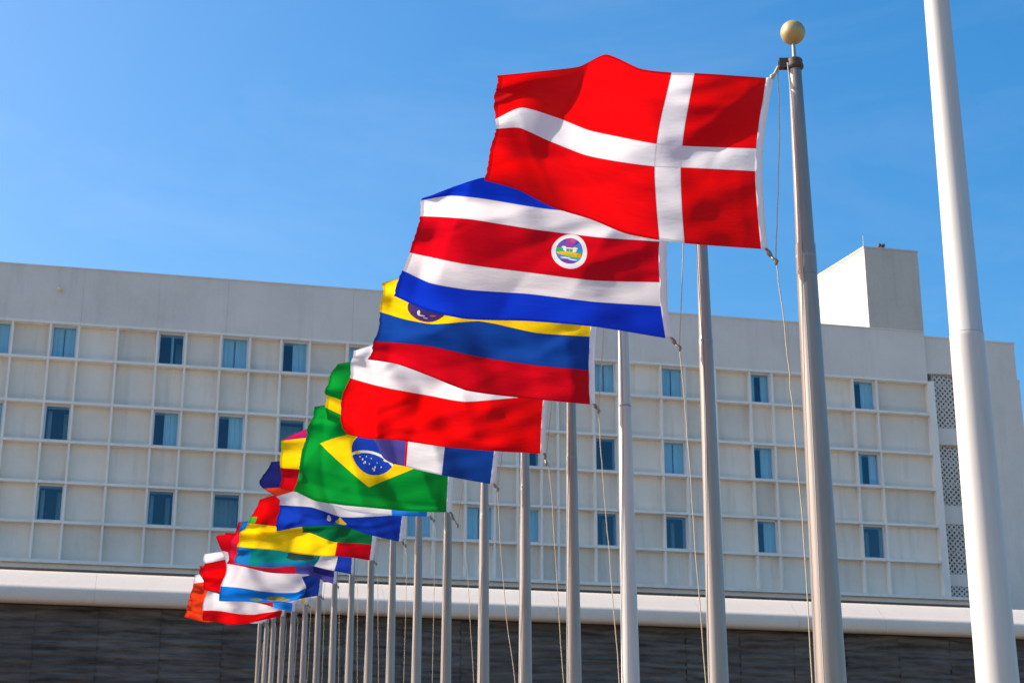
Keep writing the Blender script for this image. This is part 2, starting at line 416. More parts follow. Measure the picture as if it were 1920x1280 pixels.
m4 = cloth('flag_blue_white_with_green_fly', PU, [('u', (-1, .29), BLN), ('u', (.29, .53), W_), ('rect', (.53, .74, -1, .45), R_),
    ('rect', (.80, 2, -1, 2), GR), ('rect', (.80, 2, .54, .78), YE), ('rect', (.53, .545, -1, 2), R_)])
FL[4] = flag(4, [0, .28, .52, .74, .82, .9, 1], {
    0: [(936,715),(850,705),(775,695),(705,683),(685,680),(660,678),(632,683)],
    .35: [(931,785),(845,775),(772,765),(705,742),(685,735),(645,724),(613,722)],
    .7: [(926,850),(837,838),(768,826),(708,808),(690,788),(650,774),(611,756)],
    1: [(919,907),(831,891),(764,875),(717,856),(699,822),(655,802),(612,787)]},
    m4, 'flag of blue and white upright bands with a green and yellow fly end',
    [(0, 6), (.25, 14), (.5, 24), (.75, 20), (1, 30)], [(.04, 1.7, .6, .25), (.02, 2.8, 1.2, .3)], 9, 60, 40)

stars = [('blob', (u, v, .005*s, .011*s), (.75, .78, .78)) for u, v, s in
         ((.56,.57,1),(.54,.59,1.1),(.55,.60,.8),(.47,.62,1.0),(.475,.645,1.3),(.485,.635,.8),(.51,.60,.7),(.43,.61,.8),(.535,.54,.7),(.50,.55,.7),(.58,.55,.8),(.46,.58,.6))]
m5 = cloth('flag_green_yellow_rhombus', GR, [('rho', (.505, .5, .385, .30), YE), ('ell', (.49, .475, .155, .215), (.012, .055, .42)),
    ('ell', (.515, .75, .22, .27), (.80, .76, .60), ('nell', (.515, .75, .205, .245)), ('ell', (.49, .475, .155, .215))), ('blob', (.60, .515, .022, .014), (.80, .52, .05)), ('blob', (.40, .545, .022, .013), (.8, .72, .55))] + stars,
    [('v', .985, .010), ('u', .985, .01)])
FL[5] = flag(5, [0, .25, .5, .75, .9, 1], {
    0: [(851,787),(785,782),(715,775),(655,765),(617,759),(592,762)],
    .5: [(842,867),(768,862),(697,849),(632,838),(597,831),(571,827)],
    .8: [(838,933),(765,923),(693,913),(632,905),(588,897),(559,888)],
    1: [(837,960),(765,958),(691,951),(635,946),(588,938),(550,919)]},
    m5, 'green flag with a yellow diamond and a starry blue disc',
    [(0, 10), (.2, 20), (.4, 16), (.6, 24), (.8, 14), (.92, 40), (1, 20)],
    [(.05, 1.8, .9, .45), (.024, 3.2, 1.9, .15)], 9, 80, 52)

m6 = cloth('flag_light_blue_hoist_yellow_red_fly', YE, [('v', (.58, 2), RD), ('v', (-1, .16), MAG), ('u', (-1, .3), LB), ('rect', (.3, .70, .56, 2), W_)])
FL[6] = flag(6, [0, .3, .6, .85, 1], {
    0: [(812,812),(735,806),(650,800),(585,800),(545,814)],
    .15: [(810,835),(732,830),(650,825),(575,819),(531,824)],
    .6: [(804,905),(730,900),(645,892),(570,882),(527,878)],
    1: [(800,968),(735,966),(650,957),(570,925),(526,914)]},
    m6, 'flag with light blue hoist and yellow and red fly end behind the green flag',
    [(0, 8), (.4, 22), (.8, 30), (1, 20)], [(.03, 1.6, .5, .1)], 8, 48, 32)

m7 = cloth('flag_white_over_royal_blue', W_, [('v', (.62, 2), (.006, .035, .36)), ('rect', (.75, 2, -1, .35), NAVY), ('rect', (.75, 2, .35, .44), OR), ('rect', (-1, .75, -1, .30), W_),
    ('rho', (.50, .72, .05, .10), (.70, .45, .02)), ('blob', (.50, .80, .06, .05), (.05, .16, .22)), ('blob', (.60, .70, .02, .06), (.75, .6, .55))])
FL[7] = flag(7, [0, .25, .48, .75, 1], {
    0: [(763,872),(695,866),(635,862),(570,860),(511,866)],
    .35: [(758,918),(695,915),(632,910),(565,910),(495,916)],
    .44: [(757,932),(695,930),(632,922),(570,915),(520,931)],
    .62: [(754,964),(697,968),(642,969),(583,950),(523,947)],
    1: [(748,1015),(697,1003),(638,985),(570,986),(517,996)]},
    m7, 'white over royal blue flag with a small yellow emblem, tucked under the green diamond flag',
    [(0, 4), (.25, 18), (.55, 12), (.8, 36), (1, 30)], [(.05, 2.0, .7, .35), (.02, 3.5, 1.3, .1)], 7, 60, 40)

m8 = cloth('flag_yellow_with_green_and_red', YE, [('rect', (-1, .60, -1, .75), (.003, .15, .04)), ('rect', (-1, .27, .75, 2), RD), ('rect', (.58, 2, -1, .35), R_), ('rect', (.95, 2, .24, .35), (.10, .45, .03))])
FL[8] = flag(8, [0, .27, .55, .8, 1], {
    0: [(704,914),(640,915),(580,920),(525,928),(484,936)],
    .35: [(701,965),(640,968),(580,985),(516,988),(468,979)],
    .75: [(697,1020),(632,1016),(578,998),(510,1006),(449,999)],
    1: [(693,1050),(628,1041),(556,1038),(499,1029),(447,1023)]},
    m8, 'yellow flag with a red block at the hoist and a dark green upper part',
    [(0, 4), (.25, 14), (.5, 30), (.75, 10), (1, 34)], [(.05, 1.8, .7, .2), (.02, 3.3, 1.4, .4)], 8, 56, 36)

def far(n, rows, regions, base, label, hw=5, **k):
    m = cloth('flag_cloth_%d' % n, base, regions)
    us = [i/(len(next(iter(rows.values())))-1) for i in range(len(next(iter(rows.values()))))]
    FL[n] = flag(n, us, rows, m, label, k.get('theta', [(0, 5), (.3, 20), (.6, 24), (1, 28)]),
                 k.get('waves', [(.075, 1.9, .4, .13*n), (.03, 3.4, 1.1, .3*n)]), hw, 40, 28)
far(9, {0: [(668,950),(600,955),(520,965),(453,976)], .5: [(663,1015),(595,1014),(515,1010),(447,1023)],
        .75: [(660,1046),(600,1042),(520,1038),(443,1041)], 1: [(658,1076),(588,1061),(512,1063),(439,1057)]},
    [('u', (-1, .15), (.01, .04, .35)), ('rect', (.15, .33, .70, 2), W_), ('blob', (.48, .78, .12, .12), (.02, .05, .05)), ('rect', (.88, 2, -1, 2), (.01, .17, .45)), ('rect', (.33, .8, .9, 2), (.01, .16, .36))],
    TEAL, 'teal flag with a white bulge and blue hoist, under the yellow flag')
far(10, {0: [(634,978),(570,975),(500,975),(448,979)], .5: [(630,1035),(565,1035),(495,1030),(432,1022)], 1: [(625,1094),(575,1077),(500,1071),(425,1057)]},
    [('u', (-1, .42), PU), ('rect', (-1, .24, .55, .9), (.015, .012, .12))], (.60, .008, .03), 'red flag with a purple blue hoist part just below the teal flag')
far(11, {0: [(606,1006),(540,1003),(470,1003),(424,1000)], .4: [(602,1050),(540,1050),(470,1046),(411,1026)],
         .5: [(601,1066),(540,1077),(470,1067),(424,1057)], .72: [(600,1090),(556,1109),(480,1106),(413,1096)], 1: [(597,1116),(545,1126),(480,1130),(413,1125)]},
    [('v', (-1, .42), RD), ('v', (.73, 2), (.005, .16, .58)), ('rect', (-1, .2, .55, 2), (.008, .03, .22)), ('blob', (.50, .88, .09, .08), (.30, .26, .03)), ('blob', (.66, .93, .06, .05), (.16, .24, .05)), ('blob', (.40, .93, .05, .06), (.22, .22, .03))],
    W_, 'white flag with a bright blue lower band and an olive emblem')
far(12, {0: [(580,1028),(510,1030),(440,1033),(383,1036)], .25: [(579,1055),(510,1055),(440,1050),(381,1056)], 1: [(572,1132),(530,1126),(450,1114),(382,1104)]},
    [('v', (-1, .22), W_), ('u', (-1, .3), W_), ('rect', (-1, .06, .8, 1), (.6, .5, .12))], R_, 'red flag with white along its top, left of the white and blue flag')
far(13, {0: [(556,1045),(500,1050),(430,1055),(373,1060)], .5: [(552,1095),(500,1095),(430,1090),(378,1085)], 1: [(548,1146),(500,1135),(440,1120),(388,1108)]},
    [('u', (-1, .25), LB), ('rect', (.8, 2, .7, 2), (.05, .05, .22))], (.55, .006, .02), 'red flag with a light blue hoist edge, nearly hidden in the lower bunch')
far(14, {0: [(535,1056),(480,1056),(430,1060),(395,1075)], .5: [(531,1105),(480,1110),(430,1110),(389,1108)], .8: [(529,1143),(480,1152),(430,1147),(380,1144)], 1: [(527,1155),(485,1164),(430,1171),(381,1162)]},
    [('v', (.8, 2), R_)], W_, 'white flag with a red lower band, lowest of the row')
far(15, {0: [(516,1070),(460,1068),(410,1070),(366,1077)], .2: [(515,1085),(460,1085),(410,1090),(362,1092)], 1: [(508,1160),(460,1160),(400,1160),(356,1142)]},
    [('v', (-1, .2), W_)], OR, 'orange red flag with a white top edge at the far left')
far(16, {0: [(502,1078),(450,1080),(400,1090),(357,1112)], 1: [(495,1165),(440,1165),(390,1165),(347,1157)]},
    [('rect', (-1, .4, .9, 2), W_)], (.82, .05, .01), 'orange red flag at the far left, lowest corner of the bunch')
far(17, {0: [(494,1085),(440,1090),(390,1104),(354,1124)], 1: [(488,1168),(450,1168),(400,1160),(351,1150)]},
    [('rect', (-1, .4, .9, 2), W_)], R_, 'red flag with a white edge sliver, last of the row')

# ------------------------------------------------------------------ flagpoles
POLE_X = [1558, 1347.2, 1182.5, 1076.5, 985, 906, 835.8, 780.2, 731.2, 690, 653.7, 621.7, 592.3, 567.4, 544.7, 524.8, 507.8, 495, 482]
HB = [.3985]*4 + [.412, .42, .44, .457, .466, .479, .49, .506, .525, .545, .565, .588, .61, .63, .64]
ROPE = {0: [(1455,490),(1466,570),(1480,700),(1491,813),(1507.6,1010),(1523,1280)], 1: [(1274,652),(1283,745),(1291,841),(1305,1038),(1323,1280)],
        2: [(1122,770),(1127,850),(1133.5,926),(1145,1066),(1161.6,1280)], 3: [(1024,868),(1029,871),(1034,918),(1037.5,980),(1056.5,1280)],
        4: [(933,917),(935,945),(937,1000),(950,1160),(966,1280)], 5: [(858,985),(868,1000),(876,1060),(881,1150),(888,1280)]}
def pole_prof(d, k):
    P = [(0, .042), (1.6, .062), (3.3, .078), (4.6, .091), (8, .115), (12, .13)]
    for (a, r0), (b, r1) in zip(P, P[1:]):
        if d <= b: return k*(r0+(r1-r0)*(d-a)/(b-a))
    return k*.13
FLAG_WORD = ['the red flag with the white cross', 'the blue, white and red striped flag with the round emblem', 'the yellow, blue and red striped flag',
    'the white over red flag below the striped ones', 'the flag with blue and white upright bands', 'the green flag with the yellow diamond',
    'the flag with a light blue hoist', 'the white over royal blue flag', 'the yellow flag with red hoist block', 'the teal flag',
    'the red flag with purple hoist', 'the white flag with blue lower band', 'the red flag with white top', 'the red flag with light blue hoist',
    'the white flag with red lower band', 'the orange red flag with white top edge', 'the orange red flag at far left', 'the last red flag of the row', None]
for n, x in enumerate(POLE_X):
    Y = dist(n); b = at(x, 1280, Y); X = b.x
    H = EYE + (HB[n]+.1265)*D0
    k = {0: 1.19, 2: .99}.get(n, .95 if n < 6 else .93)
    root = empty('flagpole', (X, Y, 0))
    adj = 'thick grey flagpole with gold ball' if n == 0 else ('whitish flagpole' if n == 2 else 'grey metal flagpole')
    lab = '%s carrying %s' % (adj, FLAG_WORD[n]) if FLAG_WORD[n] else 'thinnest grey flagpole at the far left end of the row'
    tag(root, lab, 'flagpole', 'flagpoles standing in a row')
    mat = M['pole_white'] if n == 2 else (M['pole'] if n % 3 else M['pole_grey'])
    prof = [(pole_prof(H-z, k), z) for z in [0, 1, 2, 3, 4, 5, 6] if z < H-2] + [(pole_prof(d, k), H-d) for d in (1.62, 1.0, .5, .0)]
    if n < 8:
        jz = H-1.58
        prof = [p for p in prof if not (H-1.9 < p[1] < H-1.3)]
        r0 = pole_prof(1.6, k)
        prof += [(r0*1.03, jz-.05), (r0*1.03, jz-.004), (r0*.985, jz+.004), (r0*.975, jz+.05)]
        prof.sort(key=lambda q: q[1])
    prof.append((pole_prof(0, k)*.85, H+.012))
    m = MB(); m.lathe(prof, n=40 if n < 4 else 24); m.build('shaft', mat, root, 'angle')
    m = MB(); m.lathe([(.09, 0.0), (.02, .001)], n=8)
    m = MB(); m.lathe([(pole_prof(8, k)*1.9, .0), (pole_prof(8, k)*1.9, .03), (pole_prof(8, k)*1.5, .06), (pole_prof(8, k)*1.16, .09)], n=32); m.build('base_flange', M['joint'], root, 'angle')
    if n < 8:
        m = MB(); r0 = pole_prof(1.58, k)
        m.lathe([(r0*.9, jz-.012), (r0*1.06, jz-.010), (r0*1.06, jz+.010), (r0*.9, jz+.012)], n=40); m.build('joint_band', M['joint'], root, 'angle')
        if n == 0:
            m = MB(); m.lathe([(r0*1.00, jz-.15), (r0*1.075, jz-.148), (r0*1.04, jz+.10), (r0*.9, jz+.102)], n=40); m.build('sleeve', mat, root, 'angle')
    # truck with pulley, stem and gold ball
    rt = pole_prof(0, k)
    m = MB(); m.lathe([(rt*1.05, H+.005), (rt*1.25, H+.012), (rt*1.25, H+.085), (rt*.9, H+.10), (rt*.5, H+.11)], n=24)
    m.lathe([(rt*1.34, H+.02), (rt*1.38, H+.03), (rt*1.34, H+.045)], n=24)
    t_ = m.build('pulley_truck', M['truck'], root, 'angle')
    m = MB()
    for yy in (-.028, .016): m.box(-rt-.075, -rt*.6, yy, yy+.012, H+.015, H+.095)
    m.tube([(-rt-.05, -.02, H+.05), (-rt-.05, .02, H+.05)], .034, 16)
    m.build('sheave', M['truck'], t_, 'angle')
    m = MB(); m.lathe([(.017, H+.10), (.014, H+.25)], n=12); st = m.build('finial_stem', M['joint'], root, 'angle')
    m = MB(); br = .098; m.lathe([(max(.002, br*math.sin(a*math.pi/24)), H+.235+br-br*math.cos(a*math.pi/24)) for a in range(25)], n=40)
    m.build('finial_ball', M['gold'], root, True)
    # halyard: pulley to hoist corners, then down to the cleat
    if n in FL:
        fr, rl, tp, bt = FL[n]
        base = Vector((X, Y, 0)); Yr = Y-.03
        sc = 6/(6.0+n)
        pul = Vector((X-rt-.082, Y-.0, H+.03))
        if n in ROPE: down = [at(px, py, Yr) for px, py in ROPE[n]]
        else:
            w = pole_prof(3.5, k)
            down = [at(bt[0]+14*sc, bt[1]+16*sc, Yr), at(bt[0]+20*sc, bt[1]+60*sc, Yr), Vector((X-w-.11, Yr, b.z))]
        ringp = down[0]
        end = Vector((X-pole_prof(6.5, k)-.05, Yr, 1.2))
        dirv = down[-1]
        pts = [pul] + ([at(1462, 250, Yr), at(1458, 400, Yr)] if n == 0 else []) + down + [dirv.lerp(end, .5), end]
        fine = []
        for a_, b_ in zip(pts, pts[1:]):
            for s_ in range(4):
                p = a_.lerp(b_, s_/4); fine.append(p + Vector((random.uniform(-.004, .004), 0, 0)))
        fine.append(pts[-1])
        m = MB(); m.tube([p-base for p in fine], .0045 if n < 5 else .0036, 6); m.build('halyard', M['rope'], root, True)
        # second, slack line close to the shaft
        pts2 = [Vector((X-rt-.02, Y-.07, H+.03)) - base]
        for s_ in range(1, 13):
            z = H+.03 - (H-1.2)*s_/12
            pts2.append(Vector((-pole_prof(H-z, k)*(.75 if n else .55)-.02*math.sin(s_*.9+n)*(1 if n else .35), -pole_prof(H-z, k)*(.75 if n else .9)-.012, z)))
        m = MB(); m.tube(pts2, .004 if n < 4 else .003, 6); m.build('halyard', M['rope_grey'], root, True)
        # fastenings of the flag
        tp3 = at(tp[0], tp[1], Y-.01); bt3 = at(bt[0], bt[1], Y-.01)
        m = MB(); mid = tp3.lerp(pul, .5) - Vector((0, 0, .012))
        m.tube([tp3-rl, mid-rl, pul-rl], [.016, .013, .011], 8); m.tube([(tp3.lerp(pul, .05))-rl, tp3.lerp(pul, .2)-rl], .02, 8)
        m.build('hoist_rope', M['rope'], fr, True)
        m = MB(); q = bt3.lerp(ringp, .55) - Vector((0, 0, .01))
        m.tube([bt3-rl, bt3.lerp(q, .5)-rl, q-rl], [.014, .022, .012], 8)
        m.tube([q-rl, ringp-rl], [.012, .010], 8)
        m.tube([ringp-rl+Vector((-.006, 0, .022)), ringp-rl+Vector((.004, 0, 0)), ringp-rl+Vector((0, 0, -.03))], [.012, .019, .008], 8)
        m.build('snap_hook', M['snap'], fr, True)

# tall white pole at the right edge of the picture
Y = D0*5/6; b = at(1870.8, 1280, Y)
root = empty('flagpole', (b.x, Y, 0))
tag(root, 'tall thick white pole at the right edge, running out of the top of the picture', 'flagpole', 'flagpoles standing in a row')
zj = at(1810, 628, Y).z; z0 = b.z; z1 = at(1755, 0, Y).z
rr = lambda z: .1235+(z-z0)/(z1-z0)*(.0815-.1235)
m = MB(); m.lathe([(rr(0)*1.0, 0), (rr(z0), z0), (rr(zj)*1.012, zj-.03), (rr(zj)*1.012, zj-.003), (rr(zj)*.985, zj+.002), (rr(z1), z1), (rr(10.5), 10.5), (rr(10.5)*.6, 10.53)], n=64)
m.build('shaft', M['pole_white'], root, 'angle')
m = MB(); m.lathe([(rr(zj)*.9, zj-.0065), (rr(zj)*1.003, zj-.006), (rr(zj)*1.003, zj+.003), (rr(zj)*.9, zj+.0035)], n=64); m.build('joint_band', M['joint'], root, 'angle')
m = MB(); m.lathe([(.27, 0), (.27, .03), (.2, .07), (.155, .1)], n=40); m.build('base_flange', M['pole_white'], root, 'angle')
m = MB(); br = .12; m.lathe([(max(.002, br*math.sin(a*math.pi/24)), 10.5+br-br*math.cos(a*math.pi/24)) for a in range(25)], n=32); m.build('finial_ball', M['gold'], root, True)

# ------------------------------------------------------------------ hotel (local x along the facade, y into the building)
TH = math.radians(12.4)
hotel = empty('hotel_building', (0, 66, 0), TH)
tag(hotel, 'long pale concrete hotel block with a gridded facade of small blue windows', 'building')
ZR = 25.62; S0, S1 = -30.0, 18.15
HZ = [23.3, 21.86, 20.11, 18.57, 16.99, 15.47]; ZL = 14.0
VS = [-29.2, -28.1, -26.6, -25.5, -24.0, -22.5, -20.9, -19.82, -18.41, -17.35, -15.88, -14.35, -13.25, -11.9, -10.76, -9.53, -8.4, -6.9, -5.8, -4.4, -3.3, -2.02, -.84, .09, 1.07, 1.76, 3.29, 4.29, 6.18, 7.22, 8.55, 10.08, 11.07, 12.9, 14.71, 15.8]
WB = [(-29.2, -28.1), (-26.6, -25.5), (-20.9, -19.82), (-18.41, -17.35), (-14.35, -13.25), (-11.9, -10.76), (-9.53, -8.4), (-6.9, -5.8), (-4.4, -3.3), (-2.02, -.84), (.09, 1.07), (3.29, 4.29), (6.18, 7.22), (10.08, 11.07), (14.71, 15.8)]
RD_ = .27          # depth of the recessed panels behind the fins
FW = .085
edges = [S0] + VS + [S1]
panel = MB(); room = MB()
rowz = [ZL-.02] + HZ[::-1]
rng = random.Random(3)
for ri in range(6):
    z0, z1 = rowz[ri], rowz[ri+1]
    win_row = ri in (1, 3, 5)
    for a, b_ in zip(edges, edges[1:]):
        if win_row and (a, b_) in WB:
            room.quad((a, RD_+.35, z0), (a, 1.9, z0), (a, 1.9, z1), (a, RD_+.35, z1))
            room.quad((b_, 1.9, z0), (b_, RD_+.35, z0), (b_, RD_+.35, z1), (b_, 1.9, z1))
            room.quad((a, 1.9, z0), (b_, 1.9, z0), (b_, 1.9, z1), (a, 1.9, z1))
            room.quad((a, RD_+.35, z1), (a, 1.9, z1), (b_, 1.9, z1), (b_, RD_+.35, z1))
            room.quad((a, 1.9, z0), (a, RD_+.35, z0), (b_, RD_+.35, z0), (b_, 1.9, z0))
            w = MB()
            fa, fb, fz0, fz1 = a+FW/2, b_-FW/2, z0+.05, z1-.05
            t_ = .065
            y0, y1 = RD_-.09, RD_+.34
            w.box(fa, fa+t_, y0, y1, fz0, fz1); w.box(fb-t_, fb, y0, y1, fz0, fz1)
            w.box(fa+t_, fb-t_, y0+.003, y1, fz1-t_, fz1); w.box(fa+t_, fb-t_, y0-.03, y1, fz0, fz0+t_)
            fr = w.build('window', M['frame'], hotel)
            w = MB(); w.quad((fa+t_, RD_, fz0+t_), (fb-t_, RD_, fz0+t_), (fb-t_, RD_, fz1-t_), (fa+t_, RD_, fz1-t_)); w.build('pane', M['glass'], fr)
            # curtains: pleated cloth, drawn differently in every room
            mode = rng.choice(['full', 'full', 'right', 'left', 'right', 'tied', 'both', 'none'])
            key = (round(a, 2), ri)
            fix = {(-18.41, 5): 'full', (-20.9, 5): 'full', (-14.35, 5): 'post', (-11.9, 5): 'full', (-9.53, 5): 'right', (-18.41, 3): 'thin', (-14.35, 3): 'right', (-11.9, 3): 'right', (-9.53, 3): 'dimfull',
                   (-18.41, 1): 'thin', (-14.35, 1): 'thin', (-11.9, 1): 'dimfull', (3.29, 5): 'full', (6.18, 5): 'full', (10.08, 5): 'both', (14.71, 5): 'right', (3.29, 3): 'none', (6.18, 3): 'full', (10.08, 3): 'right', (14.71, 3): 'both',
                   (3.29, 1): 'thin', (6.18, 1): 'thin', (10.08, 1): 'right', (14.71, 1): 'thin'}
            mode = fix.get(key, mode)
            def cur(f0, f1, yy, tie=0):
                n_ = max(8, int((f1-f0)*44)); prev = None
                xs = [fa+t_+(fb-fa-2*t_)*(f0+(f1-f0)*i/n_) for i in range(n_+1)]
                zs = [fz0, (fz0*.62+fz1*.38), (fz0*.3+fz1*.7), fz1]
                for r_ in range(3):
                    for i in range(n_):
                        def P(i, r):
                            x = xs[i]
                            if tie: x = xs[0 if tie < 0 else n_] + (x-xs[0 if tie < 0 else n_])*[.55, .35, .75, 1][r]
                            return (x, yy+.03*math.sin(i*2.1+f0*9)*(1+.3*math.sin(i*.7)), zs[r])
                        cm.quad(P(i, r_), P(i+1, r_), P(i+1, r_+1), P(i, r_+1))
            cm = MB()
            if mode in ('full',): cur(0, .48, RD_+.12); cur(.52, 1, RD_+.12)
            elif mode == 'dimfull': cur(-.02, 1.02, RD_+1.1)
            elif mode == 'right': cur(.42, 1.0, RD_+.12)
            elif mode == 'left': cur(0, .5, RD_+.12)
            elif mode == 'both': cur(0, .3, RD_+.15); cur(.62, 1, RD_+.15)
            elif mode == 'thin': cur(.02, .2, RD_+.9); cur(.72, .9, RD_+1.2)
            elif mode == 'post': cur(.50, .60, RD_+.2); cur(.72, .98, RD_+1.3)
            elif mode == 'tied': cur(0, .5, RD_+.12, -1); cur(.5, 1, RD_+.12, 1)
            if cm.f: cm.build('curtain', M['curtain'], fr, True)
        else:
            panel.quad((a, RD_, z0), (b_, RD_, z0), (b_, RD_, z1), (a, RD_, z1), rng.choice((0, 1, 1, 2)))
panel.build('facade_panel', PANELS, hotel)
room.build('room_interior', M['room'], hotel)
m = MB()
for s in VS:
    m.box(s-FW/2, s+FW/2, 0, RD_+.3, ZL, HZ[0]-.05)
m.box(S0-.3, S0, -.003, RD_+.3, ZL, HZ[0]-.05)
m.build('vertical_fin', M['fin'], hotel)
m = MB()
for z in HZ: m.box(S0-.3, S1-.003, -.045, RD_-.002, z-.05, z+.05)
m.build('horizontal_fin', M['fin'], hotel)
m = MB(); m.box(S1, S1+.30, -.06, 1.2, ZL, HZ[0]+.05); m.build('pilaster', M['fin'], hotel)
# parapet in separate cast panels with open joints
m = MB(); js = [S0-.3, -27, -24.2, -20.6, -17.3, -14.4, -11.72, -6.72, -3.6, -.9, 2.2, 5.3, 8.4, 11.9, 15.2, S1+.03]
for a, b_ in zip(js, js[1:]): m.box(a+.0025, b_-.0025, -.02, .05, HZ[0]+.05, ZR-.06)
m.build('parapet', M['wall'], hotel)
m = MB(); m.box(S0-.3, S1+.03, .052, .35, HZ[0]+.05, ZR-.06); m.build('parapet_core', M['wall'], hotel)
m = MB(); m.box(S0-.3, S1+.03, -.05, .42, ZR-.06, ZR); m.build('coping', M['wall'], hotel)
m = MB(); m.box(S0-.3, S1+.03, .35, 14, 23.6, 24.7); m.box(S0-.3, S0-.28, .36, 14, 0, 23.6); m.box(S0-.3, S1+4.4, 13.9, 14, 0, 23.6)
m.build('rear_block', M['wall'], hotel)
# ledge and base storey
m = MB(); m.box(S0-.3, S1+1.7, -.32, .3, ZL-.13, ZL); m.box(S0-.3, S1+1.7, -.12, .3, ZL-.30, ZL-.133); m.build('ledge', M['fin'], hotel)
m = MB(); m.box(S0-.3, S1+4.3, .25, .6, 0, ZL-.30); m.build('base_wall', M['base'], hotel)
# tower
TD = 5.0
m = MB(); m.box(15.65, 18.18, -.024, TD, ZR-.0+.0, 29.30); m.box(15.62, 18.21, -.05, TD+.03, 29.30, 29.38)
skew = lambda vs: [(x-.171*max(0, y) if x < 16 else x, y, z) for x, y, z in vs]     # its side wall stands at a blunt angle to the front
m.v = skew(m.v); tw = m.build('stair_tower', M['tower'], hotel)
m = MB(); m.box(15.638, 15.65, 2.9, 2.93, ZR+.0, 29.29); m.box(15.638, 15.65, -.02, 2.9, ZR+1.05, ZR+1.08); m.v = skew(m.v); m.build('joint_line', M['wall'], tw)
m = MB(); m.tube([(15.7, .1, 29.38), (15.7, .1, 29.95)], .015, 6); m.build('antenna', M['joint'], tw)
for dx in (0, .17):
    m = MB(); m.box(16.35+dx, 16.47+dx, -.06, .1, 29.44, 29.56); m.tube([(16.41+dx, .02, 29.37), (16.41+dx, .02, 29.46)], .02, 6); m.build('floodlight', M['truck'], tw)
# right wing with pierced block screens
WR = 22.5; WY = .12; SC0, SC1 = 18.47, 20.3
SZ = [(21.33, 23.75), (17.95, 20.58), (15.02, 17.15), (13.9, 14.52)]
m = MB()
m.box(S1+.032, WR, WY, 13.8, 23.75, 25.38); m.box(S1+.032, WR+.04, WY-.03, 13.8, 25.38, 25.46)
m.box(SC1, WR+.1, WY, 13.8, 0, 23.75)
m.box(S1+.302, SC0, WY+.02, .9, ZL, 23.75)
for (a0, a1), (b0, b1) in zip(SZ[1:], SZ): m.box(SC0, SC1, WY, .9, a1, b0)
m.build('end_wing', M['wall'], hotel)
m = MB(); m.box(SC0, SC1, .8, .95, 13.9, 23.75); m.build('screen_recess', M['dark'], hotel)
for a, b_ in SZ:
    m = MB(); p = .235; c0, c1 = SC0, SC1
    k = 0; z = a
    rows_ = max(1, round((b_-a)/p)); ph = (b_-a)/rows_; cols_ = round((c1-c0)/p); pw = (c1-c0)/cols_
    for r in range(rows_):
        for c in range(cols_):
            x0, zz = c0+c*pw, a+r*ph
            m.bar((x0, zz), (x0+pw, zz+ph), .062, WY+.03+.001*((r+c) % 2), WY+.14)
            m.bar((x0+pw, zz), (x0, zz+ph), .062, WY+.032+.001*((r+c) % 2), WY+.137)
            if (r*7+c*3) % 5 != 0: m.bar((x0+.04, zz+ph/2), (x0+pw-.04, zz+ph/2), .04, WY+.045, WY+.13)
            if (r*5+c*2) % 3 == 0: m.bar((x0+pw/2, zz+.03), (x0+pw/2, zz+ph-.03), .05, WY+.047, WY+.128)
    for r in range(0, rows_+1, 4): m.box(c0, c1, WY+.026, WY+.145, a+r*ph-.012, a+r*ph+.012)
    sc = m.build('pierced_screen', M['screen'], hotel)
    if b_ > 17.5:
        m = MB(); x = c0
        while x < c1-.12:
            w = random.uniform(.06, .16); m.box(x, x+w, WY-.012, WY+.02, b_-random.uniform(.06, .13), b_+random.uniform(.0, .05)); x += w+random.uniform(.03, .12)
        m.build('rusty_clip', M['rust'], sc)
# lamp on the parapet, small fittings on the grid
t = NT('lamp_beige'); M['lamp'] = t.done(t.bsdf(t.mix(t.noise(5), (.72, .58, .38), (.8, .68, .5)), .5))
m = MB(); m.box(-18.24, -18.12, -.08, -.015, 24.58, 24.68)
pts = []
m.lathe([(.02, -.05), (.09, -.03), (.11, .02), (.09, .07), (.02, .09)], n=16)
vv = m.v[8:]; m.v = m.v[:8] + [(x-18.20, y-.15, z+24.61) for x, y, z in vv]
m.build('wall_lamp', M['lamp'], hotel, 'angle')

# ------------------------------------------------------------------ low stone building in front, with its rounded canopy edge
OFF = 11.6
ox, oy = math.sin(TH)*OFF, 66-math.cos(TH)*OFF
pod = empty('canopy_building', (ox, oy, 0), TH)
tag(pod, 'low dark stone building with a thick white rounded canopy edge in front of the hotel', 'building')
P0, P1 = -30.0, 30.0
zt, zb = 11.33, 10.24; zc = (zt+zb)/2; hb = (zt-zb)/2; ax = 1.7
key = [(1.2, zt-.03), (-.45, zt-.015), (-.62, zt), (-.76, zt-.035), (-1.0, zt-.20), (-1.38, zc+.05), (-1.54, zc-.08), (-1.60, zc-.20), (-1.61, zb+.18), (-1.57, zb+.06), (-1.46, zb), (-1.3, zb), (-.6, zb+.01)]
prof = []
for i in range(81):
    prof.append(cr1(key, list(range(len(key))), (len(key)-1)*i/80*.99999))
m = MB(); xs = [P0]; js = []
x = P0
seg = [P0, -24.6, -21.2, -15.6, -12.4, -7.0, -1.6, 3.1, 6.4, 9.4, 12.6, 16.0, 21.0, P1]
for a, b_ in zip(seg, seg[1:]):
    A, B = a+.002, b_-.002
    for (y0, z0), (y1, z1) in zip(prof, prof[1:]):
        m.quad((A, y0, z0), (A, y1, z1), (B, y1, z1), (B, y0, z0))
m.build('canopy_edge', M['canopy'], pod, 'angle')
m = MB(); m.box(P0, P1, .01, 9, zc+.1, zt-.05); m.box(P0, P1, -1.2, .0, zc-.05, zc+.02); m.build('canopy_roof', M['base'], pod)
